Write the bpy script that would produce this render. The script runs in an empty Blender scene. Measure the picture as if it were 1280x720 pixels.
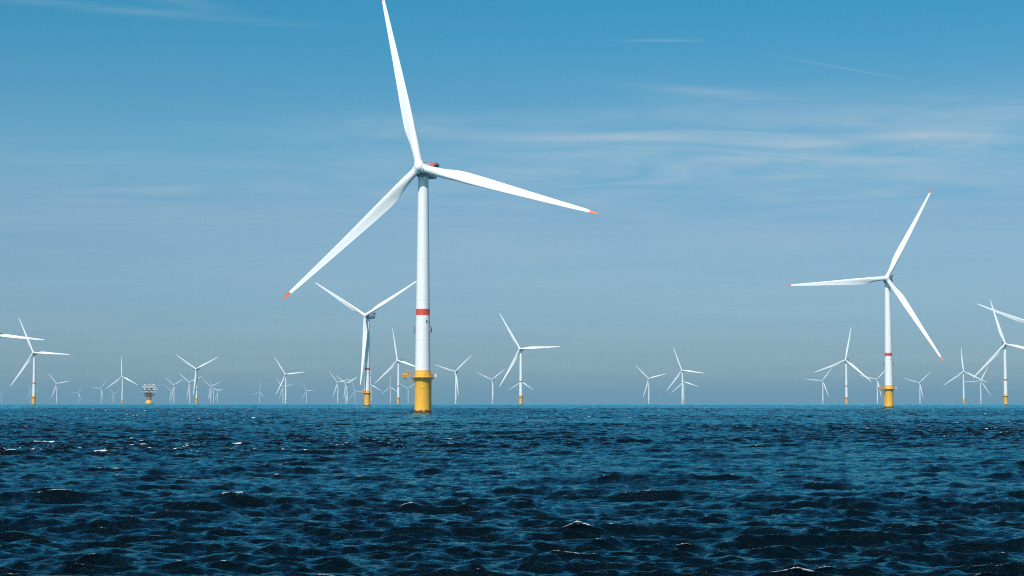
import bpy, bmesh, math, random
import numpy as np
from mathutils import Vector, Matrix

random.seed(4)
S = bpy.context.scene
COL = S.collection
R_EARTH = 7.4e6            # with refraction
CAM_H = 4.95               # eye height on a small boat
def sea_drop(x, y):
    return -(x * x + y * y) / (2 * R_EARTH)

# ------------------------------------------------------------------ camera
cam_d = bpy.data.cameras.new('camera')
cam = bpy.data.objects.new('camera', cam_d)
COL.objects.link(cam)
cam_d.sensor_width = 36.0
cam_d.lens = 36.0 * 2200.0 / 1280.0
cam_d.clip_start = 0.5
cam_d.clip_end = 60000.0
PITCH = math.atan(144.5 / 2200.0) - math.sqrt(2 * CAM_H / R_EARTH)
cam.location = (0, 0, CAM_H)
cam.rotation_euler = (math.pi / 2 + PITCH, 0, 0)
S.camera = cam

# ------------------------------------------------------------------ sun and sky
SUN_EL = math.radians(46)
SUN_AZ = math.radians(180 + 22)      # clockwise from +Y: behind the camera, to its left
sun_dir = Vector((math.sin(SUN_AZ) * math.cos(SUN_EL), math.cos(SUN_AZ) * math.cos(SUN_EL), math.sin(SUN_EL)))
sun_d = bpy.data.lights.new('sun', 'SUN')
sun_d.energy = 4.0
sun_d.angle = math.radians(0.53)
sun_d.color = (1.0, 0.94, 0.875)
sun = bpy.data.objects.new('sun', sun_d)
COL.objects.link(sun)
sun.location = (-200, -200, 300)
sun.rotation_euler = (-sun_dir).to_track_quat('-Z', 'Y').to_euler()

W = bpy.data.worlds.new('World')
S.world = W
W.use_nodes = True
nt = W.node_tree
nt.nodes.clear()
def N(t, **k):
    n = nt.nodes.new(t)
    for a, b in k.items():
        setattr(n, a, b)
    return n
L = lambda a, b: nt.links.new(a, b)
def math_node(op, a, b=None, c=None, clamp=False):
    n = N('ShaderNodeMath', operation=op)
    n.use_clamp = clamp
    for i, v in enumerate((a, b, c)):
        if v is None:
            continue
        if isinstance(v, (int, float)):
            n.inputs[i].default_value = v
        else:
            L(v, n.inputs[i])
    return n.outputs[0]
out = N('ShaderNodeOutputWorld')
bg = N('ShaderNodeBackground')
bg.inputs['Strength'].default_value = 0.088
sky = N('ShaderNodeTexSky', sky_type='NISHITA')
sky.sun_disc = False
sky.sun_elevation = SUN_EL
sky.sun_rotation = SUN_AZ
sky.altitude = 0
sky.air_density = 1.0
sky.dust_density = 0.6
sky.ozone_density = 3.0
tc = N('ShaderNodeTexCoord')
sep = N('ShaderNodeSeparateXYZ')
L(tc.outputs['Generated'], sep.inputs[0])
X, Y, Z = sep.outputs
zc = math_node('MAXIMUM', Z, 0.0)
# colour grade of the sky by height: greyer low down, clean teal blue above
ramp = N('ShaderNodeValToRGB')
cr = ramp.color_ramp
cr.interpolation = 'EASE'
stops = [(0.0, (0.52, 0.71, 0.93)), (0.035, (0.475, 0.66, 0.90)), (0.09, (0.51, 0.71, 0.855)),
         (0.15, (0.385, 0.80, 0.90)), (0.23, (0.205, 0.83, 0.93)), (0.45, (0.60, 0.84, 0.95))]
cr.elements[0].position = stops[0][0]; cr.elements[0].color = (*stops[0][1], 1)
cr.elements[1].position = stops[-1][0]; cr.elements[1].color = (*stops[-1][1], 1)
for p, c in stops[1:-1]:
    e = cr.elements.new(p); e.color = (*c, 1)
L(zc, ramp.inputs[0])
tint = N('ShaderNodeMix', data_type='RGBA', blend_type='MULTIPLY')
tint.inputs['Factor'].default_value = 1.0
L(sky.outputs[0], tint.inputs[6]); L(ramp.outputs[0], tint.inputs[7])
# cirrus: noise on a high flat layer, drawn out into long streaks
zz = math_node('ADD', zc, 0.035)
px = math_node('DIVIDE', X, zz)
py = math_node('DIVIDE', Y, zz)
cmb = N('ShaderNodeCombineXYZ')
L(px, cmb.inputs[0]); L(py, cmb.inputs[1])
def cirrus(rot, sx, sy, detail, lo, hi, dist=0.6, off=(0, 0, 0)):
    mp = N('ShaderNodeMapping')
    mp.inputs['Rotation'].default_value = (0, 0, rot)
    mp.inputs['Scale'].default_value = (sx, sy, 1)
    mp.inputs['Location'].default_value = off
    L(cmb.outputs[0], mp.inputs[0])
    n = N('ShaderNodeTexNoise')
    n.inputs['Scale'].default_value = 1.0
    n.inputs['Detail'].default_value = detail
    n.inputs['Roughness'].default_value = 0.58
    n.inputs['Distortion'].default_value = dist
    L(mp.outputs[0], n.inputs['Vector'])
    mr = N('ShaderNodeMapRange', interpolation_type='SMOOTHSTEP')
    mr.inputs['From Min'].default_value = lo
    mr.inputs['From Max'].default_value = hi
    L(n.outputs[0], mr.inputs['Value'])
    return mr.outputs[0]
veil = cirrus(0.10, 0.42, 0.55, 4, 0.38, 0.72, 0.4, (3.1, 1.7, 0))
streak = cirrus(0.06, 0.55, 2.6, 7, 0.50, 0.78, 0.5, (1.4, 6.2, 0))
fibre = cirrus(0.12, 0.9, 5.5, 8, 0.34, 0.66, 1.0, (8.4, 2.2, 0))
cloudy = cirrus(0.3, 1.1, 1.5, 9, 0.30, 0.68, 1.6, (5.5, 9.1, 0))
band = N('ShaderNodeMapRange', interpolation_type='SMOOTHSTEP')      # cirrus thins out overhead
band.inputs['From Min'].default_value = 0.20; band.inputs['From Max'].default_value = 0.13
L(Z, band.inputs['Value'])
cl = math_node('ADD', math_node('MULTIPLY', veil, 0.15), math_node('MULTIPLY', streak, 0.10))
cl = math_node('MULTIPLY', cl, math_node('ADD', math_node('MULTIPLY', band.outputs[0], 0.9), 0.10))
# single wisps of cirrus and two old contrails, each by its bearing and height above the horizon
az = math_node('ARCTAN2', X, Y)
wisp_sum = None
for a_, e_, sa, se, sl, amt, fib in (
        (0.052, 0.149, 0.052, 0.0028, 0.00, 0.34, 0), (0.115, 0.173, 0.034, 0.0026, -0.10, 0.36, 1),
        (0.215, 0.146, 0.070, 0.0035, 0.03, 0.40, 1), (0.290, 0.158, 0.090, 0.0090, 0.00, 0.22, 1),
        (0.060, 0.136, 0.190, 0.0160, 0.02, 0.20, 2), (0.240, 0.136, 0.150, 0.0260, 0.02, 0.30, 2),
        (-0.060, 0.155, 0.050, 0.0060, 0.02, 0.24, 2), (0.02, 0.115, 0.30, 0.0200, 0.0, 0.16, 2), (0.11, 0.156, 0.10, 0.020, 0.0, 0.20, 2), (-0.210, 0.226, 0.035, 0.0040, -0.20, 0.30, 1),
        (-0.215, 0.214, 0.085, 0.0022, -0.04, 0.16, 1), (-0.090, 0.134, 0.030, 0.0020, 0.00, 0.14, 1),
        (0.086, 0.2020, 0.020, 0.0006, -0.02, 0.22, 0), (0.190, 0.1840, 0.033, 0.0006, -0.21, 0.16, 0),
        (0.10, 0.085, 0.40, 0.030, 0.00, 0.10, 0), (-0.25, 0.11, 0.12, 0.016, 0.02, 0.10, 1)):
    u = math_node('DIVIDE', math_node('SUBTRACT', az, a_), sa)
    v = math_node('DIVIDE', math_node('SUBTRACT', math_node('SUBTRACT', Z, e_), math_node('MULTIPLY', math_node('SUBTRACT', az, a_), sl)), se)
    g = math_node('POWER', 2.718, math_node('MULTIPLY', math_node('ADD', math_node('MULTIPLY', u, u), math_node('MULTIPLY', v, v)), -1.0))
    if fib == 2: g = math_node('MULTIPLY', g, cloudy)
    elif fib: g = math_node('MULTIPLY', g, fibre)
    g = math_node('MULTIPLY', g, amt)
    wisp_sum = g if wisp_sum is None else math_node('ADD', wisp_sum, g)
cl = math_node('ADD', cl, wisp_sum, clamp=True)
mixc = N('ShaderNodeMix', data_type='RGBA')
L(cl, mixc.inputs['Factor'])
L(tint.outputs[2], mixc.inputs[6])
mixc.inputs[7].default_value = (5.0, 6.1, 7.0, 1)
L(mixc.outputs[2], bg.inputs[0])
L(bg.outputs[0], out.inputs[0])

S.view_settings.view_transform = 'Standard'
S.view_settings.look = 'None'
S.view_settings.exposure = 0.15
S.view_settings.gamma = 1.0
S.render.engine = 'CYCLES'
S.cycles.max_bounces = 6
S.cycles.use_denoising = False
S.cycles.sample_clamp_direct = 1.4
S.cycles.sample_clamp_indirect = 2.5
S.cycles.filter_width = 1.15
S.cycles.volume_bounces = 0
S.render.resolution_x = 1024
S.render.resolution_y = 576

# ------------------------------------------------------------------ materials
def new_mat(name):
    m = bpy.data.materials.new(name)
    m.use_nodes = True
    return m, m.node_tree, m.node_tree.nodes['Principled BSDF']

def paint(name, col, rough=0.4, wear=0.06, scale=0.25, metal=0.0, streak_col=None, streak_amt=0.0):
    """painted steel or laminate with faint weathering and long vertical dirt streaks"""
    m, t, b = new_mat(name)
    co = t.nodes.new('ShaderNodeTexCoord')
    mp = t.nodes.new('ShaderNodeMapping')
    mp.inputs['Scale'].default_value = (scale * 4, scale * 4, scale)
    t.links.new(co.outputs['Object'], mp.inputs[0])
    n = t.nodes.new('ShaderNodeTexNoise')
    n.inputs['Scale'].default_value = 1.0
    n.inputs['Detail'].default_value = 6
    t.links.new(mp.outputs[0], n.inputs['Vector'])
    r = t.nodes.new('ShaderNodeMapRange')
    r.inputs['From Min'].default_value = 0.35; r.inputs['From Max'].default_value = 0.7
    r.inputs['To Min'].default_value = 0.0; r.inputs['To Max'].default_value = 1.0
    t.links.new(n.outputs[0], r.inputs['Value'])
    mx = t.nodes.new('ShaderNodeMix'); mx.data_type = 'RGBA'
    d = streak_col or tuple(c * (1 - wear) for c in col)
    mx.inputs[6].default_value = (*col, 1)
    mx.inputs[7].default_value = (*d, 1)
    if streak_col:
        k = t.nodes.new('ShaderNodeMath'); k.operation = 'MULTIPLY'
        k.inputs[1].default_value = streak_amt
        t.links.new(r.outputs[0], k.inputs[0]); t.links.new(k.outputs[0], mx.inputs['Factor'])
    else:
        t.links.new(r.outputs[0], mx.inputs['Factor'])
    t.links.new(mx.outputs[2], b.inputs['Base Color'])
    b.inputs['Roughness'].default_value = rough
    b.inputs['Metallic'].default_value = metal
    return m

M = {}
M['white'] = paint('white_tower_paint', (0.84, 0.835, 0.83), 0.42, 0.06)
M['blade'] = paint('white_blade_gelcoat', (0.86, 0.855, 0.85), 0.35, 0.04)
M['nacelle'] = paint('nacelle_shell', (0.55, 0.57, 0.59), 0.45, 0.10)
M['grey'] = paint('grey_steel', (0.22, 0.23, 0.25), 0.5, 0.2, 1.0)
M['dark'] = paint('dark_steel', (0.05, 0.055, 0.06), 0.5, 0.3, 1.0)
M['red'] = paint('signal_red_paint', (0.72, 0.075, 0.035), 0.42, 0.12)
M['tipred'] = paint('orange_red_blade_paint', (0.80, 0.13, 0.02), 0.42, 0.12)
M['brown'] = paint('rust_brown_steel', (0.40, 0.19, 0.075), 0.7, 0.4, 0.2)
M['rail'] = paint('yellow_rail_paint', (0.72, 0.36, 0.04), 0.5, 0.2, 1.0)
M['pale'] = paint('pale_foundation_paint', (0.70, 0.66, 0.62), 0.5, 0.1)
M['deckwhite'] = paint('offwhite_deck_cladding', (0.58, 0.57, 0.58), 0.5, 0.15, 0.1)

def yellow_mat():
    m, t, b = new_mat('yellow_foundation_paint')
    co = t.nodes.new('ShaderNodeTexCoord')
    sp = t.nodes.new('ShaderNodeSeparateXYZ')
    t.links.new(co.outputs['Object'], sp.inputs[0])
    mp = t.nodes.new('ShaderNodeMapping'); mp.inputs['Scale'].default_value = (1.6, 1.6, 0.12)
    t.links.new(co.outputs['Object'], mp.inputs[0])
    n = t.nodes.new('ShaderNodeTexNoise'); n.inputs['Scale'].default_value = 1; n.inputs['Detail'].default_value = 7
    t.links.new(mp.outputs[0], n.inputs['Vector'])
    c = t.nodes.new('ShaderNodeMix'); c.data_type = 'RGBA'
    c.inputs[6].default_value = (0.94, 0.485, 0.045, 1); c.inputs[7].default_value = (0.84, 0.385, 0.035, 1)
    r = t.nodes.new('ShaderNodeMapRange'); r.inputs['From Min'].default_value = 0.42; r.inputs['From Max'].default_value = 0.75
    t.links.new(n.outputs[0], r.inputs['Value']); t.links.new(r.outputs[0], c.inputs['Factor'])
    # weed and rust line in the splash zone, a stain with a ragged edge
    n2 = t.nodes.new('ShaderNodeTexNoise'); n2.inputs['Scale'].default_value = 0.9; n2.inputs['Detail'].default_value = 6
    t.links.new(co.outputs['Object'], n2.inputs['Vector'])
    a = t.nodes.new('ShaderNodeMath'); a.operation = 'MULTIPLY_ADD'; a.inputs[1].default_value = 2.4
    t.links.new(n2.outputs[0], a.inputs[0]); t.links.new(sp.outputs[2], a.inputs[2])
    s = t.nodes.new('ShaderNodeMapRange'); s.inputs['From Min'].default_value = 2.9; s.inputs['From Max'].default_value = 2.3
    t.links.new(a.outputs[0], s.inputs['Value'])
    g = t.nodes.new('ShaderNodeMix'); g.data_type = 'RGBA'; g.inputs[7].default_value = (0.09, 0.035, 0.012, 1)
    t.links.new(c.outputs[2], g.inputs[6]); t.links.new(s.outputs[0], g.inputs['Factor'])
    t.links.new(g.outputs[2], b.inputs['Base Color'])
    b.inputs['Roughness'].default_value = 0.5
    return m
M['yellow'] = yellow_mat()

def water_mat():
    m, t, b = new_mat('sea_water')
    Nn = t.nodes.new; K = t.links.new
    geo = Nn('ShaderNodeNewGeometry')
    def noise(scale, detail, rough=0.6, stretch=(1, 1, 1), rot=0.0, dist=0.0):
        mp = Nn('ShaderNodeMapping'); mp.inputs['Scale'].default_value = stretch
        mp.inputs['Rotation'].default_value = (0, 0, rot)
        K(geo.outputs['Position'], mp.inputs[0])
        n = Nn('ShaderNodeTexNoise')
        n.inputs['Scale'].default_value = scale; n.inputs['Detail'].default_value = detail
        n.inputs['Roughness'].default_value = rough; n.inputs['Distortion'].default_value = dist
        K(mp.outputs[0], n.inputs['Vector'])
        return n.outputs[0]
    n1 = noise(1.7, 7, 0.66, (0.5, 1, 1), 0.2, 0.5)
    n2 = noise(7.0, 3, 0.6, (0.6, 1, 1), -0.2, 0.3)
    b1 = Nn('ShaderNodeBump'); b1.inputs['Distance'].default_value = 0.36; b1.inputs['Strength'].default_value = 0.55
    b2 = Nn('ShaderNodeBump'); b2.inputs['Distance'].default_value = 0.05; b2.inputs['Strength'].default_value = 0.5
    K(n1, b1.inputs['Height']); K(n2, b2.inputs['Height']); K(b1.outputs[0], b2.inputs['Normal'])
    # foam: breaking crests (from the wave folding) broken up by fine noise
    at = Nn('ShaderNodeAttribute'); at.attribute_name = 'foam'
    nf = noise(3.2, 8, 0.75, (1, 1, 1), 0, 0.8)
    ad = Nn('ShaderNodeMath'); ad.operation = 'ADD'
    K(at.outputs['Fac'], ad.inputs[0]); K(nf, ad.inputs[1])
    mr = Nn('ShaderNodeMapRange'); mr.inputs['From Min'].default_value = 1.02; mr.inputs['From Max'].default_value = 1.22
    K(ad.outputs[0], mr.inputs['Value'])
    # a dark body seen through the surface, and the sky mirrored as through the photographer's polarising filter
    np_ = noise(0.02, 3, 0.5)
    mc = Nn('ShaderNodeMix'); mc.data_type = 'RGBA'
    mc.inputs[6].default_value = (0.0011, 0.003, 0.005, 1); mc.inputs[7].default_value = (0.0014, 0.006, 0.010, 1)
    K(np_, mc.inputs['Factor'])
    t.nodes.remove(b)
    df = Nn('ShaderNodeBsdfDiffuse'); K(mc.outputs[2], df.inputs['Color'])
    gl = Nn('ShaderNodeBsdfGlossy'); gl.inputs['Color'].default_value = (0.36, 0.93, 1.0, 1)
    gl.inputs['Roughness'].default_value = 0.06
    fr = Nn('ShaderNodeFresnel'); fr.inputs['IOR'].default_value = 1.333
    K(b2.outputs[0], gl.inputs['Normal']); K(b2.outputs[0], fr.inputs['Normal']); K(b2.outputs[0], df.inputs['Normal'])
    m1 = Nn('ShaderNodeMixShader'); pw = Nn('ShaderNodeMath'); pw.operation = 'POWER'; pw.inputs[1].default_value = 1.38
    K(fr.outputs[0], pw.inputs[0]); gn = Nn('ShaderNodeMath'); gn.operation = 'MULTIPLY'; gn.use_clamp = True; gn.inputs[1].default_value = 1.8
    K(pw.outputs[0], gn.inputs[0]); K(gn.outputs[0], m1.inputs[0]); K(df.outputs[0], m1.inputs[1]); K(gl.outputs[0], m1.inputs[2])
    fo = Nn('ShaderNodeBsdfDiffuse'); fo.inputs['Color'].default_value = (0.66, 0.74, 0.76, 1)
    m2 = Nn('ShaderNodeMixShader'); K(mr.outputs[0], m2.inputs[0]); K(m1.outputs[0], m2.inputs[1]); K(fo.outputs[0], m2.inputs[2])
    K(m2.outputs[0], t.nodes['Material Output'].inputs['Surface'])
    return m
M['water'] = water_mat()

# ------------------------------------------------------------------ turbine places (x, distance, rotor phase, yaw)
T = {
 'A': (-36.7, 724.0, 1.8123, 0.230), 'B': (293.6, 1373.5, 1.1005, 0.322), 'C': (-161.5, 1967.4, 0.5203, 0.451),
 'D': (-932.6, 3438.9, 2.0364, 0.203), 'E': (16.1, 3193.0, 0.0371, 0.355), 'F': (823.0, 2939.4, 1.8568, 0.160),
 'G': (769.2, 4053.9, 1.4078, 0.460), 'H': (-263.3, 4086.7, 1.7982, 0.470), 'I': (-747.1, 2546.8, 1.9963, 0.150),
 'J': (659.2, 2217.0, 0.6895, 0.02), 'K': (515.5, 5329.9, 1.9655, 0.497), 'L': (550.2, 7086.0, 0.2555, 0.238),
 'M': (794.2, 8147.1, 1.7831, 0.411), 'N': (-81.5, 7434.5, 0.6470, 0.459), 'O': (45.2, 8170.3, 1.5760, 0.515),
 'P': (-176.6, 5549.7, 0.7439, 0.462), 'Q': (-740.7, 10751.0, 1.6287, 0.60), 'R': (-692.3, 11791.3, 0.5803, 0.50),
 'S': (-743.8, 9304.4, 1.6284, 0.503), 'U': (-782.0, 6095.4, 0.1032, 0.319), 'V': (-1410.0, 10860.2, 0.2569, 0.50),
 'W': (-2106.7, 14724.3, 1.3920, 0.50), 'X': (-1578.6, 13547.8, 0.0063, 0.485), 'Y': (-838.2, 8491.0, 0.2223, 0.50),
 'Z': (-832.3, 8848.7, 0.4489, 0.50), 'a': (-867.1, 9285.6, 0.50, 0.60), 'b': (-1229.1, 13818.6, 1.9855, 0.50),
 'c': (-1452.7, 6573.1, 1.6692, 0.306), 'd': (-1834.6, 9574.7, 0.4434, 0.50), 'e': (-2641.8, 13665.1, 0.4343, 0.55),
 'f': (-1543.3, 8450.0, 0.4126, 0.421), 'g': (-915.5, 5117.0, 0.4703, 0.267), 'h': (-1799.4, 10540.2, 0.3973, 0.50),
 'i': (-2133.1, 12603.1, 0.0184, 0.50), 'j': (-2418.7, 14494.2, 0.2989, 0.50), 'k': (-2311.2, 8954.4, 0.2000, 0.231),
 'l': (-3756.9, 13770.7, 2.0593, 0.50), 'm': (-3907.3, 15915.0, 1.0057, 0.50), 'n': (-2722.4, 11687.6, 0.9206, 0.50),
 'o': (-5020.2, 17353.3, 0.5951, 0.50), 'p': (-3812.8, 16888.8, 0.3290, 0.60), 'q': (1376.3, 7805.4, 0.9318, 0.50),
 'r': (1524.7, 7356.9, 0.8055, 0.50), 's': (1966.1, 8497.3, 0.7632, 0.486), 't': (1418.3, 5535.7, 1.6426, 0.10),
 'u': (2097.1, 7886.9, 1.0846, 0.05),
}

# ------------------------------------------------------------------ the sea: one curved sheet with real waves
def wave_tile(n, size, lam_min, lam_max, wind, wdir, seed, spread):
    rng = np.random.default_rng(seed)
    k1 = np.fft.fftfreq(n, d=size / n) * 2 * np.pi
    kx, ky = np.meshgrid(k1, k1, indexing='ij')
    k = np.hypot(kx, ky); k[0, 0] = 1e-6
    Lw = wind * wind / 9.81
    cosf = (kx * math.sin(wdir) + ky * math.cos(wdir)) / k
    P = np.exp(-1.0 / (k * Lw) ** 2) / k ** 4 * (np.where(cosf > 0, np.abs(cosf) ** spread, 0.03 * cosf ** 2) + 0.035)
    lam = 2 * np.pi / k
    if lam_max < 20: P = P * (k / 2.0) ** 0.5          # gusty wind: plenty of short chop
    P[(lam < lam_min) | (lam > lam_max)] = 0
    P[0, 0] = 0
    dk = 2 * np.pi / size
    g = rng.normal(size=(n, n)) + 1j * rng.normal(size=(n, n))
    h = g * np.sqrt(P) * dk * n * n
    H = np.real(np.fft.ifft2(h))
    Dx = np.real(np.fft.ifft2(-1j * kx / k * h)); Dy = np.real(np.fft.ifft2(-1j * ky / k * h))
    Jxx = np.real(np.fft.ifft2(kx * kx / k * h)); Jyy = np.real(np.fft.ifft2(ky * ky / k * h))
    Jxy = np.real(np.fft.ifft2(kx * ky / k * h))
    return H, -Dx, -Dy, -Jxx, -Jyy, -Jxy
def sample(f, size, x, y):
    n = f.shape[0]
    u = (x / size * n) % n; v = (y / size * n) % n
    i = np.floor(u).astype(np.int64) % n; j = np.floor(v).astype(np.int64) % n
    a = u - np.floor(u); b = v - np.floor(v)
    i2 = (i + 1) % n; j2 = (j + 1) % n
    return (f[i, j] * (1 - a) * (1 - b) + f[i2, j] * a * (1 - b) + f[i, j2] * (1 - a) * b + f[i2, j2] * a * b)

def build_sea():
    WIND, WDIR = 5.0, math.pi + 0.20
    tiles = [(1024, 307.0, 5.5, 110.0, 11), (1024, 83.0, 0.5, 5.5, 23)]
    data = []
    for n, size, l0, l1, seed in tiles:
        data.append((size, wave_tile(n, size, l0, l1, WIND, WDIR, seed, 8.0 if l1 > 50 else 3.5)))
    amp = 0.112 / np.std(data[0][1][0])
    for (sz, tl), gn in zip(data, (1.0, 1.8)):
        gy = np.gradient(tl[0] * amp * gn, sz / tl[0].shape[0])
        print('rms slope', np.sqrt((gy[0] ** 2 + gy[1] ** 2).mean()), 'std', tl[0].std() * amp * gn)
    CHOP = 1.15
    # rings
    r = [2.0]
    while r[-1] < 26: r.append(r[-1] + 1.2)
    while r[-1] < 12000:
        q = r[-1]
        cap = 0.42 if q < 400 else 0.8 if q < 1300 else 1.7 if q < 3000 else 4.0 if q < 8000 else 30.0
        r.append(q + min(max(0.36 * q * q / (1760 * CAM_H), 0.095), cap))
    while r[-1] < 40000: r.append(r[-1] * 1.06)
    r = np.array(r)
    fine = np.radians(np.linspace(-24, 24, 1060))
    medium = np.radians(np.linspace(24, 56, 170))[1:]
    coarse = np.radians(np.linspace(56, 304, 70))[1:-1]
    th = np.concatenate([fine, medium, coarse, 2 * math.pi - medium[::-1]])
    nr, na = len(r), len(th)
    Rg, Tg = np.meshgrid(r, th, indexing='ij')
    x = (Rg * np.sin(Tg)).ravel(); y = (Rg * np.cos(Tg)).ravel(); rr = Rg.ravel()
    side = np.clip(1 - (np.abs(np.where(Tg > math.pi, Tg - 2 * math.pi, Tg)) - math.radians(56)) / 0.5, 0.0, 1).ravel()
    z = np.zeros_like(x); dx = np.zeros_like(x); dy = np.zeros_like(x)
    jxx = np.zeros_like(x); jyy = np.zeros_like(x); jxy = np.zeros_like(x)
    # gusts: patches of livelier and calmer water, tens of metres across
    gust = 1 + 0.38 * np.sin(x * 0.031 + 1.3 * np.sin(y * 0.017)) * np.sin(y * 0.023 + 0.7 + np.sin(x * 0.012))
    for idx, (size, (H, Dx, Dy, A, B, C)) in enumerate(data):
        rot = 0.0 if idx == 0 else 0.31
        c, s = math.cos(rot), math.sin(rot)
        u = c * x + s * y; v = -s * x + c * y
        if idx == 0:
            fade = np.clip(1.25 - rr / 9000, 0.45, 1) * side
        else:
            fade = 1.8 * np.clip(1.6 - rr / 9000, 0, 1) * side * gust
        k = amp * fade
        z += k * sample(H, size, u, v)
        a = sample(Dx, size, u, v); b = sample(Dy, size, u, v)
        dx += k * (c * a - s * b); dy += k * (s * a + c * b)
        jxx += k * sample(A, size, u, v); jyy += k * sample(B, size, u, v)
        jxy += k * sample(C, size, u, v)
    # the waves lean a little downwind: steep short fronts, long easy backs
    dx += 0.9 * z * math.sin(WDIR); dy += 0.9 * z * math.cos(WDIR)
    Jac = (1 + CHOP * jxx) * (1 + CHOP * jyy) - (CHOP * jxy) ** 2
    fold = np.where(z > 0.06, -Jac, -3.0)
    far_q = [(0, 110, 0.9975), (110, 180, 0.9981), (180, 400, 0.9984), (400, 1200, 0.9980), (1200, 1e9, 0.9992)]
    foam = np.zeros_like(x)
    for lo, hi, qq in far_q:
        sel = (rr >= lo) & (rr < hi) & (side > 0.99)
        t = np.quantile(fold[sel], qq); sd = np.std(Jac[sel])
        foam[sel] = np.clip(0.55 + (fold[sel] - t) / sd * 0.35, 0, 1)
    # white water washing round each pile
    for key in 'ABCDEFG':
        tx, ty = T[key][:2]
        d = np.hypot(x - tx, (y - ty) * 0.8)
        foam = np.maximum(foam, np.clip(1.0 - (d - 3.3) / 5.0, 0, 1) * 0.66 * (d < 9))
    co = np.empty((nr * na + 1, 3), dtype=np.float32)
    co[:-1, 0] = x + CHOP * dx; co[:-1, 1] = y + CHOP * dy
    co[:-1, 2] = z - rr ** 2 / (2 * R_EARTH)
    co[-1] = (0, 0, 0)
    i = np.arange(nr - 1)[:, None]; j = np.arange(na)[None, :]; j2 = (j + 1) % na
    q = np.stack([i * na + j, i * na + j2, (i + 1) * na + j2, (i + 1) * na + j], -1).reshape(-1, 4)
    jj = np.arange(na)
    tri = np.stack([np.full(na, nr * na), jj, (jj + 1) % na], -1)
    loops = np.concatenate([q.ravel(), tri.ravel()]).astype(np.int32)
    starts = np.concatenate([np.arange(len(q)) * 4, len(q) * 4 + np.arange(len(tri)) * 3]).astype(np.int32)
    me = bpy.data.meshes.new('water')
    me.vertices.add(len(co)); me.vertices.foreach_set('co', co.ravel())
    me.loops.add(len(loops)); me.loops.foreach_set('vertex_index', loops)
    me.polygons.add(len(starts)); me.polygons.foreach_set('loop_start', starts)
    me.update(calc_edges=True)
    me.polygons.foreach_set('use_smooth', np.ones(len(starts), dtype=bool))
    at = me.attributes.new('foam', 'FLOAT', 'POINT')
    at.data.foreach_set('value', np.append(foam, 0).astype(np.float32))
    me.materials.append(M['water'])
    o = bpy.data.objects.new('water', me)
    COL.objects.link(o)
    o['kind'] = 'structure'
    o['label'] = 'dark blue choppy sea with scattered small whitecaps'
    print('sea verts', len(co), 'rings', nr)
build_sea()

# ------------------------------------------------------------------ sea air
hz = bmesh.new()
bmesh.ops.create_cube(hz, size=1.0)
hm = bpy.data.meshes.new('haze'); hz.to_mesh(hm); hz.free()
haze = bpy.data.objects.new('haze', hm); COL.objects.link(haze)
ZLO, ZHI = -125.0, 215.0
haze.scale = (42000 * 2 + 20, 42000 * 2 + 20, ZHI - ZLO)
haze.location = (0, 0, (ZLO + ZHI) / 2)
haze['kind'] = 'stuff'
haze['label'] = 'thin pale blue sea haze over the water'
hmat = bpy.data.materials.new('sea_haze'); hmat.use_nodes = True
hmat.node_tree.nodes.clear()
ho = hmat.node_tree.nodes.new('ShaderNodeOutputMaterial')
hv = hmat.node_tree.nodes.new('ShaderNodeVolumePrincipled')
hv.inputs['Color'].default_value = (0.38, 0.71, 0.88, 1)
hv.inputs['Density'].default_value = 6.0e-5
hv.inputs['Anisotropy'].default_value = 0.0
hmat.node_tree.links.new(hv.outputs[0], ho.inputs['Volume'])
hm.materials.append(hmat)

# ------------------------------------------------------------------ mesh helpers
def lathe(bm, prof, seg=40, mat=Matrix(), cap=True, mi=0):
    """prof: (radius, z) list, revolved about z"""
    rings = []
    for r, z in prof:
        if r < 1e-6:
            rings.append([bm.verts.new(mat @ Vector((0, 0, z)))])
        else:
            rings.append([bm.verts.new(mat @ Vector((r * math.cos(2 * math.pi * i / seg), r * math.sin(2 * math.pi * i / seg), z))) for i in range(seg)])
    for a, b in zip(rings, rings[1:]):
        for i in range(seg):
            k = (i + 1) % seg
            if len(a) == 1 and len(b) == 1: continue
            if len(a) == 1: f = bm.faces.new((a[0], b[i], b[k])) if False else bm.faces.new((a[0], b[k], b[i]))
            elif len(b) == 1: f = bm.faces.new((a[i], a[k], b[0]))
            else: f = bm.faces.new((a[i], a[k], b[k], b[i]))
            f.material_index = mi
    if cap:
        if len(rings[0]) > 1: bm.faces.new(list(reversed(rings[0]))).material_index = mi
        if len(rings[-1]) > 1: bm.faces.new(rings[-1]).material_index = mi
def box(bm, lo, hi, bev=0.0, mat=Matrix(), mi=0):
    lo = Vector(lo); hi = Vector(hi)
    r = bmesh.ops.create_cube(bm, size=1.0)
    vs = r['verts']
    for v in vs:
        v.co = Vector([(lo[i] + hi[i]) / 2 + v.co[i] * (hi[i] - lo[i]) for i in range(3)])
    if bev > 0:
        es = list({e for v in vs for e in v.link_edges})
        rb = bmesh.ops.bevel(bm, geom=es, offset=bev, segments=3, affect='EDGES', profile=0.5)
        vs = list({v for f in rb['faces'] for v in f.verts} | {v for v in vs if v.is_valid})
    for v in vs: v.co = mat @ v.co
    for f in {f for v in vs for f in v.link_faces}: f.material_index = mi
def tube(bm, a, b, r, seg=8):
    a = Vector(a); b = Vector(b); d = b - a
    m = Matrix.Translation(a) @ d.to_track_quat('Z', 'Y').to_matrix().to_4x4()
    lathe(bm, [(r, 0), (r, d.length)], seg, m)
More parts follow.
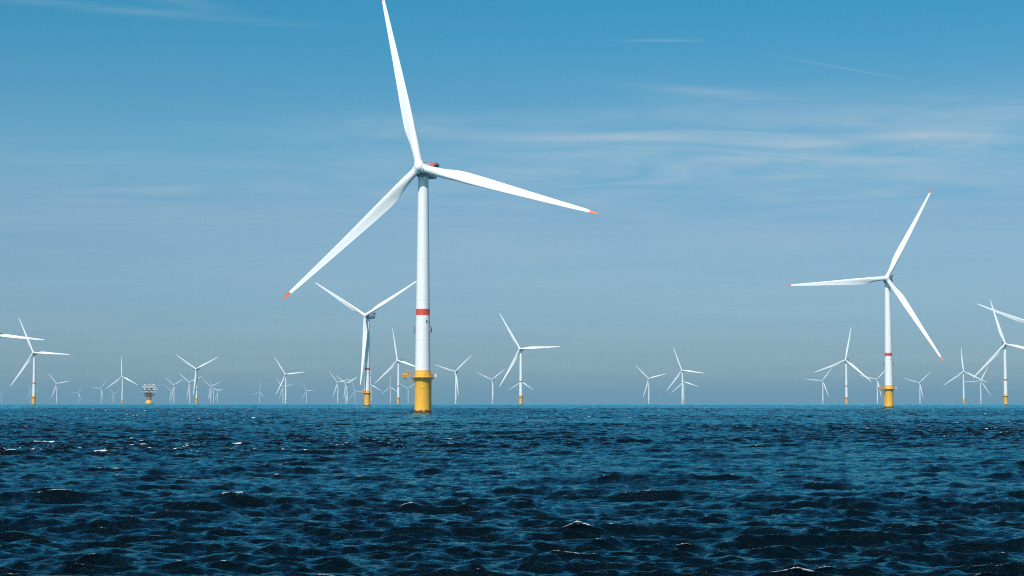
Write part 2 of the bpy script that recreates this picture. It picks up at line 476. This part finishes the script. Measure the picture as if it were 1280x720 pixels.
def ring_tube(bm, R, z, r, seg=36, a0=0, a1=2 * math.pi):
    n = seg
    pts = [Vector((R * math.cos(a0 + (a1 - a0) * i / n), R * math.sin(a0 + (a1 - a0) * i / n), z)) for i in range(n + 1)]
    for p, q in zip(pts, pts[1:]): tube(bm, p, q, r, 6)
def mesh_of(name, bm, *mats, smooth=35):
    bmesh.ops.recalc_face_normals(bm, faces=bm.faces)
    me = bpy.data.meshes.new(name)
    bm.to_mesh(me); bm.free()
    for m in mats: me.materials.append(m)
    me.polygons.foreach_set('use_smooth', [True] * len(me.polygons))
    me.set_sharp_from_angle(angle=math.radians(smooth))
    return me
def link(name, me, parent=None, mw=None):
    o = bpy.data.objects.new(name, me)
    COL.objects.link(o)
    if parent: o.parent = parent
    if mw is not None: o.matrix_local = mw
    return o

# ------------------------------------------------------------------ turbine meshes (metres, origin at sea level on the tower axis)
HUB_Z, OVER, ROTOR, TILT = 100.5, 5.6, 78.5, math.radians(6)

def foundation_mesh(mats, far=False):
    bm = bmesh.new()
    lathe(bm, [(3.32, -4), (3.32, 0.6), (3.32, 13.6), (3.36, 13.7), (3.36, 14.2), (3.30, 14.3), (3.26, 17.55), (3.30, 17.6), (3.30, 17.8)], 64)
    if not far:
        for z in (4.2, 9.0):
            lathe(bm, [(3.325, z), (3.36, z + 0.04), (3.36, z + 0.16), (3.325, z + 0.2)], 64, cap=False)
        # J-tube and cable guard on the lee side, anode rail
        for a in (math.radians(20), math.radians(150), math.radians(62)):
            x, y = 3.62 * math.cos(a), 3.62 * math.sin(a)
            tube(bm, (x, y, -3), (x, y, 13.4), 0.17, 8)
        box(bm, (-0.6, -3.55, 10.6), (0.6, -3.25, 10.9), 0.03)
    return mesh_of('foundation', bm, *mats)
def platform_mesh():
    bm = bmesh.new()
    lathe(bm, [(3.40, 14.8), (4.95, 14.8), (4.95, 15.0), (3.40, 15.0), (3.40, 14.8)], 12, cap=False)
    box(bm, (-8.4, -2.4, 14.76), (-4.6, 2.4, 14.99), 0.0)
    box(bm, (4.7, -1.4, 14.76), (6.2, 1.4, 14.99), 0.0)
    for k in range(12):                                     # brackets under the deck
        a = 2 * math.pi * k / 12 + 0.13
        c, s = math.cos(a), math.sin(a)
        tube(bm, (3.30 * c, 3.30 * s, 13.2), (4.8 * c, 4.8 * s, 14.78), 0.10, 6)
    for y in (-1.8, 1.8):
        tube(bm, (-3.0, y * 0.8, 12.9), (-8.0, y, 14.72), 0.14, 6)
    lathe(bm, [(3.37, 14.3), (3.60, 14.35), (3.60, 14.72), (3.37, 14.72)], 48, cap=False)
    return mesh_of('platform', bm, M['rail'], smooth=30)
def railing_mesh():
    bm = bmesh.new()
    for z in (15.55, 16.1):
        ring_tube(bm, 4.85, z, 0.045, 30, math.radians(-152), math.radians(152))
        pts = [(-4.7, -2.3), (-8.3, -2.3), (-8.3, 2.3), (-4.7, 2.3)]
        for p, q in zip(pts, pts[1:]): tube(bm, (*p, z), (*q, z), 0.045, 6)
    for k in range(26):
        a = math.radians(-152 + 304 * k / 25)
        tube(bm, (4.85 * math.cos(a), 4.85 * math.sin(a), 15), (4.85 * math.cos(a), 4.85 * math.sin(a), 16.1), 0.04, 6)
    for x, y in [(-8.3, -2.3), (-8.3, -0.8), (-8.3, 0.8), (-8.3, 2.3), (-7.1, -2.3), (-5.9, -2.3), (-7.1, 2.3), (-5.9, 2.3)]:
        tube(bm, (x, y, 15), (x, y, 16.1), 0.04, 6)
    return mesh_of('railing', bm, M['rail'])
def crane_mesh():
    bm = bmesh.new()
    box(bm, (-8.1, -1.9, 15.0), (-6.0, -0.5, 16.5), 0.08)     # winch house
    lathe(bm, [(0.36, 15.0), (0.36, 15.3), (0.24, 15.35), (0.24, 17.4), (0.32, 17.45), (0.32, 17.7)], 14, Matrix.Translation((-6.7, 1.0, 0)))
    tube(bm, (-6.9, 1.0, 17.3), (-3.9, 0.1 - 3.3, 17.0), 0.16, 8)
    tube(bm, (-6.7, 1.0, 16.2), (-5.4, -0.9, 17.1), 0.09, 6)
    return mesh_of('davit_crane', bm, M['rail'])
def cabinet_mesh():
    bm = bmesh.new()
    box(bm, (4.85, -1.0, 15.0), (5.9, 0.6, 16.35), 0.06)
    return mesh_of('equipment_cabinet', bm, M['deckwhite'])
def tower_r(z): return 3.14 + (2.14 - 3.14) * (z - 17.8) / (97.6 - 17.8)
def tower_mesh(mats, seams=True):
    bm = bmesh.new()
    prof = [(3.14, 17.8), (3.14, 18.0)]
    zs = [30.5, 47.0, 64.0, 81.0]
    for z in zs:
        r = tower_r(z)
        if seams: prof += [(r, z - 0.12), (r + 0.035, z - 0.10), (r + 0.035, z + 0.10), (r, z + 0.12)]
        else: prof += [(r, z)]
    prof += [(2.14, 97.2), (2.3, 97.3), (2.3, 97.95)]
    lathe(bm, prof, 64 if seams else 24)
    return mesh_of('tower', bm, *mats)
def band_mesh():
    bm = bmesh.new()
    lathe(bm, [(tower_r(40.4) + 0.006, 40.4), (tower_r(40.4) + 0.02, 40.41), (tower_r(43) + 0.02, 42.99), (tower_r(43) + 0.006, 43.0)], 64, cap=False)
    return mesh_of('warning_band', bm, M['red'])
def lamp_mesh(ang, w=0.9, h=2.0):
    bm = bmesh.new()
    rot = Matrix.Rotation(ang, 4, 'Z')
    r = tower_r(34)
    box(bm, (r + 0.25, -w / 2, 33.3), (r + 0.95, w / 2, 33.3 + h), 0.10, rot)
    box(bm, (r - 0.1, -w * 0.3, 33.5), (r + 0.3, w * 0.3, 33.8), 0, rot)
    box(bm, (r - 0.1, -w * 0.3, 34.7), (r + 0.3, w * 0.3, 35.0), 0, rot)
    lathe(bm, [(0.22, 0), (0.25, 0.1), (0.25, 0.5), (0.12, 0.62)], 12, rot @ Matrix.Translation((r + 0.6, 0, 33.3 + h)))
    return mesh_of('lamp_box', bm, M['grey'])
def marks_mesh(which):
    """the small dark marks painted by the lamp: too small in the photo to read"""
    bm = bmesh.new()
    r0 = tower_r(38) + 0.012
    def patch(a0, a1, z0, z1):
        n = 4; vs = []
        for i in range(n + 1):
            a = math.radians(a0 + (a1 - a0) * i / n)
            vs.append((bm.verts.new((r0 * math.cos(a), r0 * math.sin(a), z0)), bm.verts.new((r0 * math.cos(a), r0 * math.sin(a), z1))))
        for p, q in zip(vs, vs[1:]): bm.faces.new((p[0], q[0], q[1], p[1]))
    if which == 0: patch(-60, -53, 37.0, 38.4)
    elif which == 1: patch(-46, -39, 36.8, 38.4)
    else: patch(-48, -36, 31.9, 35.4)
    me = mesh_of('painted_mark', bm, M['dark'])
    return me
def nacelle_mesh(simple=False):
    """local frame: +x towards the hub (upwind), origin at the tower axis at hub height"""
    bm = bmesh.new()
    secs = [(2.9, 2.3, -2.3, 2.3, 1.0), (2.0, 2.9, -2.75, 2.7, 1.2), (-6.0, 3.0, -2.75, 2.8, 0.9), (-11.0, 2.8, -2.3, 2.7, 0.8), (-12.4, 2.3, -1.7, 2.3, 0.6)]
    rings = []
    for x, hw, z0, z1, b in secs:
        pts = []
        for cx, cz, a0 in ((hw - b, z1 - b, 0), (-hw + b, z1 - b, 90), (-hw + b, z0 + b, 180), (hw - b, z0 + b, 270)):
            for k in range(5):
                a = math.radians(a0 + k * 22.5)
                pts.append(bm.verts.new((x, cx + b * math.cos(a), cz + b * math.sin(a))))
        rings.append(pts)
    for a, b in zip(rings, rings[1:]):
        n = len(a)
        for i in range(n): bm.faces.new((a[i], a[(i + 1) % n], b[(i + 1) % n], b[i]))
    bm.faces.new(rings[0]); bm.faces.new(list(reversed(rings[-1])))
    if not simple:
        box(bm, (-9.6, -3.12, -0.6), (-7.0, -2.92, 1.2), 0.04)
        box(bm, (-9.6, 2.92, -0.6), (-7.0, 3.12, 1.2), 0.04)
        lathe(bm, [(2.35, -3.0), (2.5, -2.6)], 32, cap=False)
    return mesh_of('nacelle', bm, M['nacelle'], smooth=40)
def generator_mesh():
    bm = bmesh.new()
    m = Matrix.Rotation(math.radians(90), 4, 'Y')
    lathe(bm, [(2.3, 2.3), (2.85, 2.4), (3.0, 2.7), (3.0, 3.5), (2.8, 3.75), (2.1, 3.9)], 48, m)
    return mesh_of('generator_ring', bm, M['grey'])
def hoist_mesh():
    bm = bmesh.new()
    box(bm, (-13.6, -3.1, 3.05), (-7.6, 3.1, 3.25))
    for x in (-13.0, -10.2, -7.2):
        for y in (-2.2, 2.2): tube(bm, (x, y, 2.2), (x, y, 3.05), 0.10, 6)
    tube(bm, (-12.2, 0, 3.25), (-12.2, 0, 5.6), 0.06, 6)
    return mesh_of('hoist_deck', bm, M['grey'])
def hoist_rail_mesh():
    bm = bmesh.new()
    c = [(-13.5, -3.0), (-7.7, -3.0), (-7.7, 3.0), (-13.5, 3.0), (-13.5, -3.0)]
    for p, q in zip(c, c[1:]):
        for z in (3.75, 4.25): tube(bm, (*p, z), (*q, z), 0.07, 6)
        for k in range(7):
            x = p[0] + (q[0] - p[0]) * k / 7; y = p[1] + (q[1] - p[1]) * k / 7
            tube(bm, (x, y, 3.25), (x, y, 4.25), 0.06, 6)
        mx = Vector((p[0], p[1], 0)).lerp(Vector((q[0], q[1], 0)), 0.5)
    for p, q in zip(c, c[1:]):          # mesh panel of the rail
        a = Vector((*p, 3.3)); b = Vector((*q, 3.75)); t = 0.02
        box(bm, (min(a.x, b.x) - t, min(a.y, b.y) - t, 3.3), (max(a.x, b.x) + t, max(a.y, b.y) + t, 3.75))
    return mesh_of('hoist_railing', bm, M['red'])
def hub_mesh(seg=40):
    """local frame: z along the rotor axis (upwind), origin at the rotor centre"""
    bm = bmesh.new()
    lathe(bm, [(1.75, -1.75), (2.15, -1.6), (2.3, -0.6), (2.3, 0.5), (2.15, 1.3), (1.75, 2.0), (1.1, 2.5), (0.5, 2.72), (0, 2.78)], seg)
    for k in range(3):
        m = Matrix.Rotation(2 * math.pi * k / 3, 4, 'Z') @ Matrix.Rotation(math.radians(90), 4, 'Y')
        lathe(bm, [(1.92, 0.6), (1.92, 2.32), (1.85, 2.42)], seg, m)
    return mesh_of('hub', bm, M['blade'], smooth=50)
def blade_section(s, npts=28):
    """points of the blade section at span fraction s; x to the leading edge, y upwind"""
    r = 2.5 + s * (ROTOR - 2.5)
    root = min(max((s - 0.035) / 0.17, 0), 1); root = root * root * (3 - 2 * root)
    ch = np.interp(s, [0, .04, .10, .16, .22, .32, .45, .6, .75, .88, .95, .985, 1.0],
                   [3.3, 3.35, 4.0, 4.75, 5.05, 4.65, 3.9, 3.05, 2.3, 1.65, 1.2, 0.75, 0.2])
    th = np.interp(s, [0, .05, .12, .22, .35, .5, .7, .9, 1], [1.0, .95, .68, .42, .29, .23, .19, .17, .15])
    tw = math.radians(np.interp(s, [0, .12, .25, .5, .8, 1], [17, 16, 11, 5, 1, -1]) + 4)
    le = np.interp(root, [0, 1], [0.5, 0.33])       # share of the chord in front of the pitch axis
    pts = []
    for i in range(npts):
        a = 2 * math.pi * i / npts
        cx, cy = 0.5 * math.cos(a), 0.5 * math.sin(a)            # circle, leading edge at +x
        u = 0.5 - cx                                              # 0 at the nose, 1 at the tail
        t = 5 * 1.0 * (0.2969 * math.sqrt(max(u, 0)) - 0.1260 * u - 0.3516 * u * u + 0.2843 * u ** 3 - 0.1030 * u ** 4)
        if cy >= 0: ay = t * 0.95 * (1 - 0.62 * u)                # pressure side hollows towards the tail
        else: ay = -t * 1.05 
        camb = 0.02 * math.sin(math.pi * u)
        x = ((0.5 - u) - (0.5 - le)) * ch
        y = ((1 - root) * cy * (th if th < 1 else 1) + root * (ay * th - camb)) * ch
        c, sn = math.cos(tw), math.sin(tw)
        pts.append((x * c - y * sn, x * sn + y * c))
    bow = -3.2 * s + 4.6 * s * s
    return r, bow, pts
def blade_mesh(name, s0, s1, mat, n=34, npts=28):
    """local frame: z outwards along the blade, x to the leading edge, y upwind"""
    bm = bmesh.new()
    ss = [s0 + (s1 - s0) * (i / n) for i in range(n + 1)]
    rings = []
    for s in ss:
        r, bow, pts = blade_section(s, npts)
        rings.append([bm.verts.new((x, y + bow, r)) for x, y in pts])
    for a, b in zip(rings, rings[1:]):
        for i in range(npts): bm.faces.new((a[i], a[(i + 1) % npts], b[(i + 1) % npts], b[i]))
    bm.faces.new(list(reversed(rings[0]))); bm.faces.new(rings[-1])
    return mesh_of(name, bm, mat, smooth=50)

ME = dict(
    foundation=foundation_mesh((M['yellow'],)), foundation_far=foundation_mesh((M['yellow'],), True),
    foundation_pale=foundation_mesh((M['pale'],), True),
    platform=platform_mesh(), railing=railing_mesh(), crane=crane_mesh(), cabinet=cabinet_mesh(),
    tower=tower_mesh((M['white'],)), tower_far=tower_mesh((M['white'],), False), band=band_mesh(),
    lamp_l=lamp_mesh(math.radians(176), 0.9, 1.9), lamp_r=lamp_mesh(math.radians(-22), 1.0, 2.1), marks=[marks_mesh(i) for i in range(3)],
    nacelle=nacelle_mesh(), generator=generator_mesh(), hoist=hoist_mesh(), hoist_rail=hoist_rail_mesh(),
    hub=hub_mesh(), hub_far=hub_mesh(16),
    blade_red=blade_mesh('blade', 0, 0.945, M['blade'], 60), blade_tip=blade_mesh('blade_tip', 0.945, 1.0, M['tipred'], 8),
    blade=blade_mesh('blade', 0, 1.0, M['blade'], 40), blade_far=blade_mesh('blade', 0, 1.0, M['blade'], 16, 12),
)

LABELS = {
 'A': 'largest and nearest white wind turbine, red tipped blades, tall yellow foundation with platform',
 'B': 'second largest white turbine, right of centre, red tipped blades and yellow foundation',
 'C': 'white turbine just left of the nearest one, one blade pointing down along its tower',
 'D': 'white yellow based turbine near the left edge, long blade pointing down left',
 'E': 'white yellow based turbine, first medium one right of the nearest, level right blade',
 'F': 'white yellow based turbine at the right edge, right blade cut by the frame',
 'G': 'white turbine on orange banded base, left of the second largest, one blade nearly upright',
 'H': 'white turbine on small yellow base between the Y shaped turbine and the nearest tower',
 'I': 'turbine outside the left edge, only one level blade tip showing in the picture',
 'J': 'turbine outside the right edge, only one sloping blade showing over its neighbour',
 'K': 'middle sized white turbine, taller of the close pair right of centre',
 'L': 'small white turbine standing left of the taller pair right of centre',
 'M': 'small turbine hidden behind the taller pale tower right of centre, two drooping blades',
 'N': 'small pale turbine just left of the medium yellow based one, blades in a Y',
 'O': 'small turbine directly behind the medium yellow based tower, two blades drooping either side',
 'P': 'pale turbine, first to the right of the nearest tower, one blade raised right',
 'Q': 'faint tiny turbine with upright blade between the two medium ones left of the nearest',
 'R': 'faint tiny turbine close against the left side of the nearest yellow foundation',
 'S': 'faint turbine just behind the Y shaped one, single blade drooping to the right',
 'U': 'mid distance white turbine right of the substation, level right blade and one down left',
 'V': 'tiny faint turbine half hidden behind the mid distance turbine, one blade rising right',
 'W': 'very faint tiny turbine, first left of the mid distance turbine with level right blade',
 'X': 'faint tiny turbine right of the mid distance one, blade level to the right',
 'Y': 'left one of the tight pale cluster left of the big Y shaped turbine',
 'Z': 'middle turbine of the tight pale cluster left of the big Y shaped turbine',
 'a': 'turbine half hidden behind the middle tower of the tight pale cluster',
 'b': 'faintest and rightmost turbine of the cluster left of the big Y shaped turbine',
 'c': 'white turbine left of the substation, one blade straight up and two sloping down',
 'd': 'pale turbine first to the right of the substation, two blades raised in a V',
 'e': 'faintest turbine right beside the substation, lone raised blade left of its tower',
 'f': 'pale turbine just left of the tallest one right of the substation',
 'g': 'tallest turbine right of the substation, two blades raised and one down along its tower',
 'h': 'pale small turbine with V blades, right of the tallest one beside the substation',
 'i': 'tiny faint turbine with one level blade, right of the small V bladed one',
 'j': 'faintest turbine at the right end of the row beyond the substation',
 'k': 'pale turbine right of the leftmost yellow based turbine, one blade sloping down left',
 'l': 'tiny faint turbine behind the yellow based tower near the left edge',
 'm': 'very faint tiny turbine between the two pale ones left of the substation, thin blades',
 'n': 'faint turbine left of the upright bladed one by the substation, level left blade',
 'o': 'very faint tiny turbine at the left edge of the horizon',
 'p': 'very faint tiny turbine close to the left of the upright bladed tower',
 'q': 'pale turbine left of the orange banded one on the right, one blade raised',
 'r': 'pale turbine directly left behind the second largest turbine, partly hidden by its tower',
 's': 'pale turbine first to the right of the second largest turbine, blades in a Y',
 't': 'white turbine with one upright blade, second to the right of the second largest turbine',
 'u': 'smaller turbine left of the yellow based one at the right edge, level left blade',
}
YELLOW_FAR = set('ABCDEFGHIJcgt')

def turbine(key):
    x, d, phase, yaw = T[key]
    near = d < 2300
    mid = d < 5250
    root = bpy.data.objects.new('wind_turbine', None)
    COL.objects.link(root)
    root.location = (x, d, sea_drop(x, d))
    root['label'] = LABELS[key]
    root['category'] = 'wind turbine'
    root['group'] = 'offshore wind turbines standing in the sea'
    fnd = link('foundation', ME['foundation'] if near else ME['foundation_far'] if key in YELLOW_FAR else ME['foundation_pale'], root)
    if mid:
        pf = link('platform', ME['platform'], root)
        if near:
            link('railing', ME['railing'], pf)
            link('davit_crane', ME['crane'], pf)
            link('equipment_cabinet', ME['cabinet'], pf)
    tw = link('tower', ME['tower'] if mid else ME['tower_far'], root)
    if mid:
        link('warning_band', ME['band'], tw)
    if near:
        link('lamp_box', ME['lamp_l'], tw)
        link('lamp_box', ME['lamp_r'], tw)
        for mk in ME['marks']: link('painted_mark', mk, tw)
    # nacelle: +x towards the wind
    n_h = Vector((-math.sin(yaw), -math.cos(yaw), 0))
    ang = math.atan2(n_h.y, n_h.x)
    nm = Matrix.Translation((0, 0, HUB_Z)) @ Matrix.Rotation(ang, 4, 'Z')
    nac = link('nacelle', ME['nacelle'], root, nm)
    if mid:
        link('generator_ring', ME['generator'], nac)
        link('hoist_deck', ME['hoist'], nac)
        link('hoist_railing', ME['hoist_rail'], nac)
    # rotor
    n = Vector((-math.sin(yaw) * math.cos(TILT), -math.cos(yaw) * math.cos(TILT), math.sin(TILT)))
    e1 = Vector((math.cos(yaw), -math.sin(yaw), 0))
    e2 = e1.cross(n)
    if e2.z < 0: e2 = -e2
    c = Vector((0, 0, HUB_Z)) + n * OVER
    def frame(xv, yv, zv, o):
        m = Matrix.Identity(4)
        for i, v in enumerate((xv, yv, zv)):
            for j in range(3): m[j][i] = v[j]
        m.translation = o
        return m
    a0 = phase
    rd = e1 * math.cos(a0) + e2 * math.sin(a0)
    side = n.cross(rd)
    link('hub', ME['hub'] if mid else ME['hub_far'], root, frame(rd, side, n, c))
    for k in range(3):
        a = phase + k * 2 * math.pi / 3
        r = e1 * math.cos(a) + e2 * math.sin(a)
        t = e1 * math.sin(a) - e2 * math.cos(a)         # the way the leading edge moves
        m = frame(t, n, r, c)
        if key in 'AB':
            b = link('blade', ME['blade_red'], root, m)
            link('blade_tip', ME['blade_tip'], b)
        else:
            link('blade', ME['blade'] if mid else ME['blade_far'], root, m)
for key in T: turbine(key)

# ------------------------------------------------------------------ transformer platform
def substation():
    x, y = -885.0, 4300.0
    root = bpy.data.objects.new('transformer_platform', None)
    COL.objects.link(root)
    root.location = (x, y, sea_drop(x, y))
    root.rotation_euler = (0, 0, math.radians(12))
    root.scale = (1.1, 1.1, 1.06)
    root['label'] = 'white multi deck transformer platform on a yellow and brown column, far left of centre'
    root['category'] = 'offshore platform'
    bm = bmesh.new()
    lathe(bm, [(8.4, -4), (8.4, 2.0), (7.2, 5.2), (5.6, 8.6), (5.4, 9.0)], 32)
    link('column_base', mesh_of('column_base', bm, M['yellow']), root)
    bm = bmesh.new()
    lathe(bm, [(5.2, 9.0), (5.2, 21.5), (7.0, 23.0)], 32)
    for k in range(8):
        a = math.pi * k / 4 + 0.2
        tube(bm, (5.2 * math.cos(a), 5.2 * math.sin(a), 16.5), (11.5 * math.cos(a), 8.6 * math.sin(a), 22.6), 0.55, 8)
    link('column', mesh_of('column', bm, M['brown']), root)
    bm = bmesh.new()                                         # cable deck
    box(bm, (-13.5, -9, 22.6), (13.5, 9, 23.6))
    for i in range(9):
        px = -13 + i * 3.25
        for py in (-8.6, 8.6): tube(bm, (px, py, 23.6), (px, py, 27.0), 0.28, 6)
    box(bm, (-9, -7, 23.6), (7, 7, 26.8))
    link('cable_deck', mesh_of('cable_deck', bm, M['brown']), root)
    rnd = random.Random(8)
    z = 27.0
    for lvl, (hw, hd, h) in enumerate([(15.5, 10.5, 5.2), (17.5, 11.0, 5.2), (15.0, 10.0, 5.0)]):
        bm = bmesh.new()
        box(bm, (-hw - 1.4, -hd - 1.4, z), (hw + 1.4, hd + 1.4, z + 0.55))
        nx = 7
        for i in range(nx + 1):
            px = -hw + 2 * hw * i / nx
            for py in (-hd, hd): box(bm, (px - 0.25, py - 0.25, z + 0.55), (px + 0.25, py + 0.25, z + h))
        for i in range(nx):
            a = -hw + 2 * hw * i / nx; b = -hw + 2 * hw * (i + 1) / nx
            if rnd.random() < 0.62: box(bm, (a + 0.4, -hd + 0.3, z + 0.56), (b - 0.4, hd - 0.3, z + h - rnd.choice([0.1, 1.6])), 0)
            elif rnd.random() < 0.6: tube(bm, (a, -hd, z + 0.6), (b, -hd, z + h), 0.2, 6)
        for px in (-hw - 1.3, hw + 1.3):
            for zz in (1.1, 1.6): tube(bm, (px, -hd - 1.3, z + zz), (px, hd + 1.3, z + zz), 0.08, 5)
        for zz in (1.1, 1.6): tube(bm, (-hw - 1.3, -hd - 1.3, z + zz), (hw + 1.3, -hd - 1.3, z + zz), 0.08, 5)
        link('deck_level', mesh_of('deck_level', bm, M['deckwhite']), root)
        bm = bmesh.new()
        box(bm, (-hw + 1, -hd + 2.0, z + 0.57), (hw - 1, hd - 2.0, z + h - 0.05))
        link('machinery', mesh_of('machinery', bm, M['brown' if lvl == 0 else 'dark' if lvl == 1 else 'red']), root)
        z += h
    bm = bmesh.new()
    box(bm, (-15.5, -10.5, z), (15.5, 10.5, z + 0.5))
    box(bm, (-12, -6, z + 0.5), (-6.5, 4, z + 3.2), 0.1)
    box(bm, (-3, -8, z + 0.5), (3.5, 2, z + 2.4), 0.1)
    box(bm, (7, -7, z + 0.5), (12.5, 6, z + 4.0), 0.1)
    link('roof_deck', mesh_of('roof_deck', bm, M['deckwhite']), root)
    bm = bmesh.new()
    lathe(bm, [(0.7, z + 0.5), (0.6, z + 4.2), (0.9, z + 4.4), (0.9, z + 5.6)], 12, Matrix.Translation((5.2, -5, 0)))
    tube(bm, (5.2, -5, z + 5.2), (-4.0, -6, z + 7.0), 0.35, 8)
    link('pedestal_crane', mesh_of('pedestal_crane', bm, M['rail']), root)
    bm = bmesh.new()
    tube(bm, (-11, 2, z), (-11, 2, z + 8.5), 0.25, 6)
    tube(bm, (10.5, 3, z), (10.5, 3, z + 9.5), 0.25, 6)
    for k in range(3): tube(bm, (9.3, 3, z + 5.5 + k * 1.4), (11.7, 3, z + 5.5 + k * 1.4), 0.12, 5)
    link('mast', mesh_of('mast', bm, M['grey']), root)
    bm = bmesh.new()
    box(bm, (-21.5, -4, 22.4), (-13.6, 4, 23.0))
    tube(bm, (-20.5, -3.5, 23), (-20.5, -3.5, 26.5), 0.3, 6)
    tube(bm, (-21.3, -3.9, 24.1), (-13.7, -3.9, 24.1), 0.1, 5)
    link('walkway', mesh_of('walkway', bm, M['brown']), root)
substation()
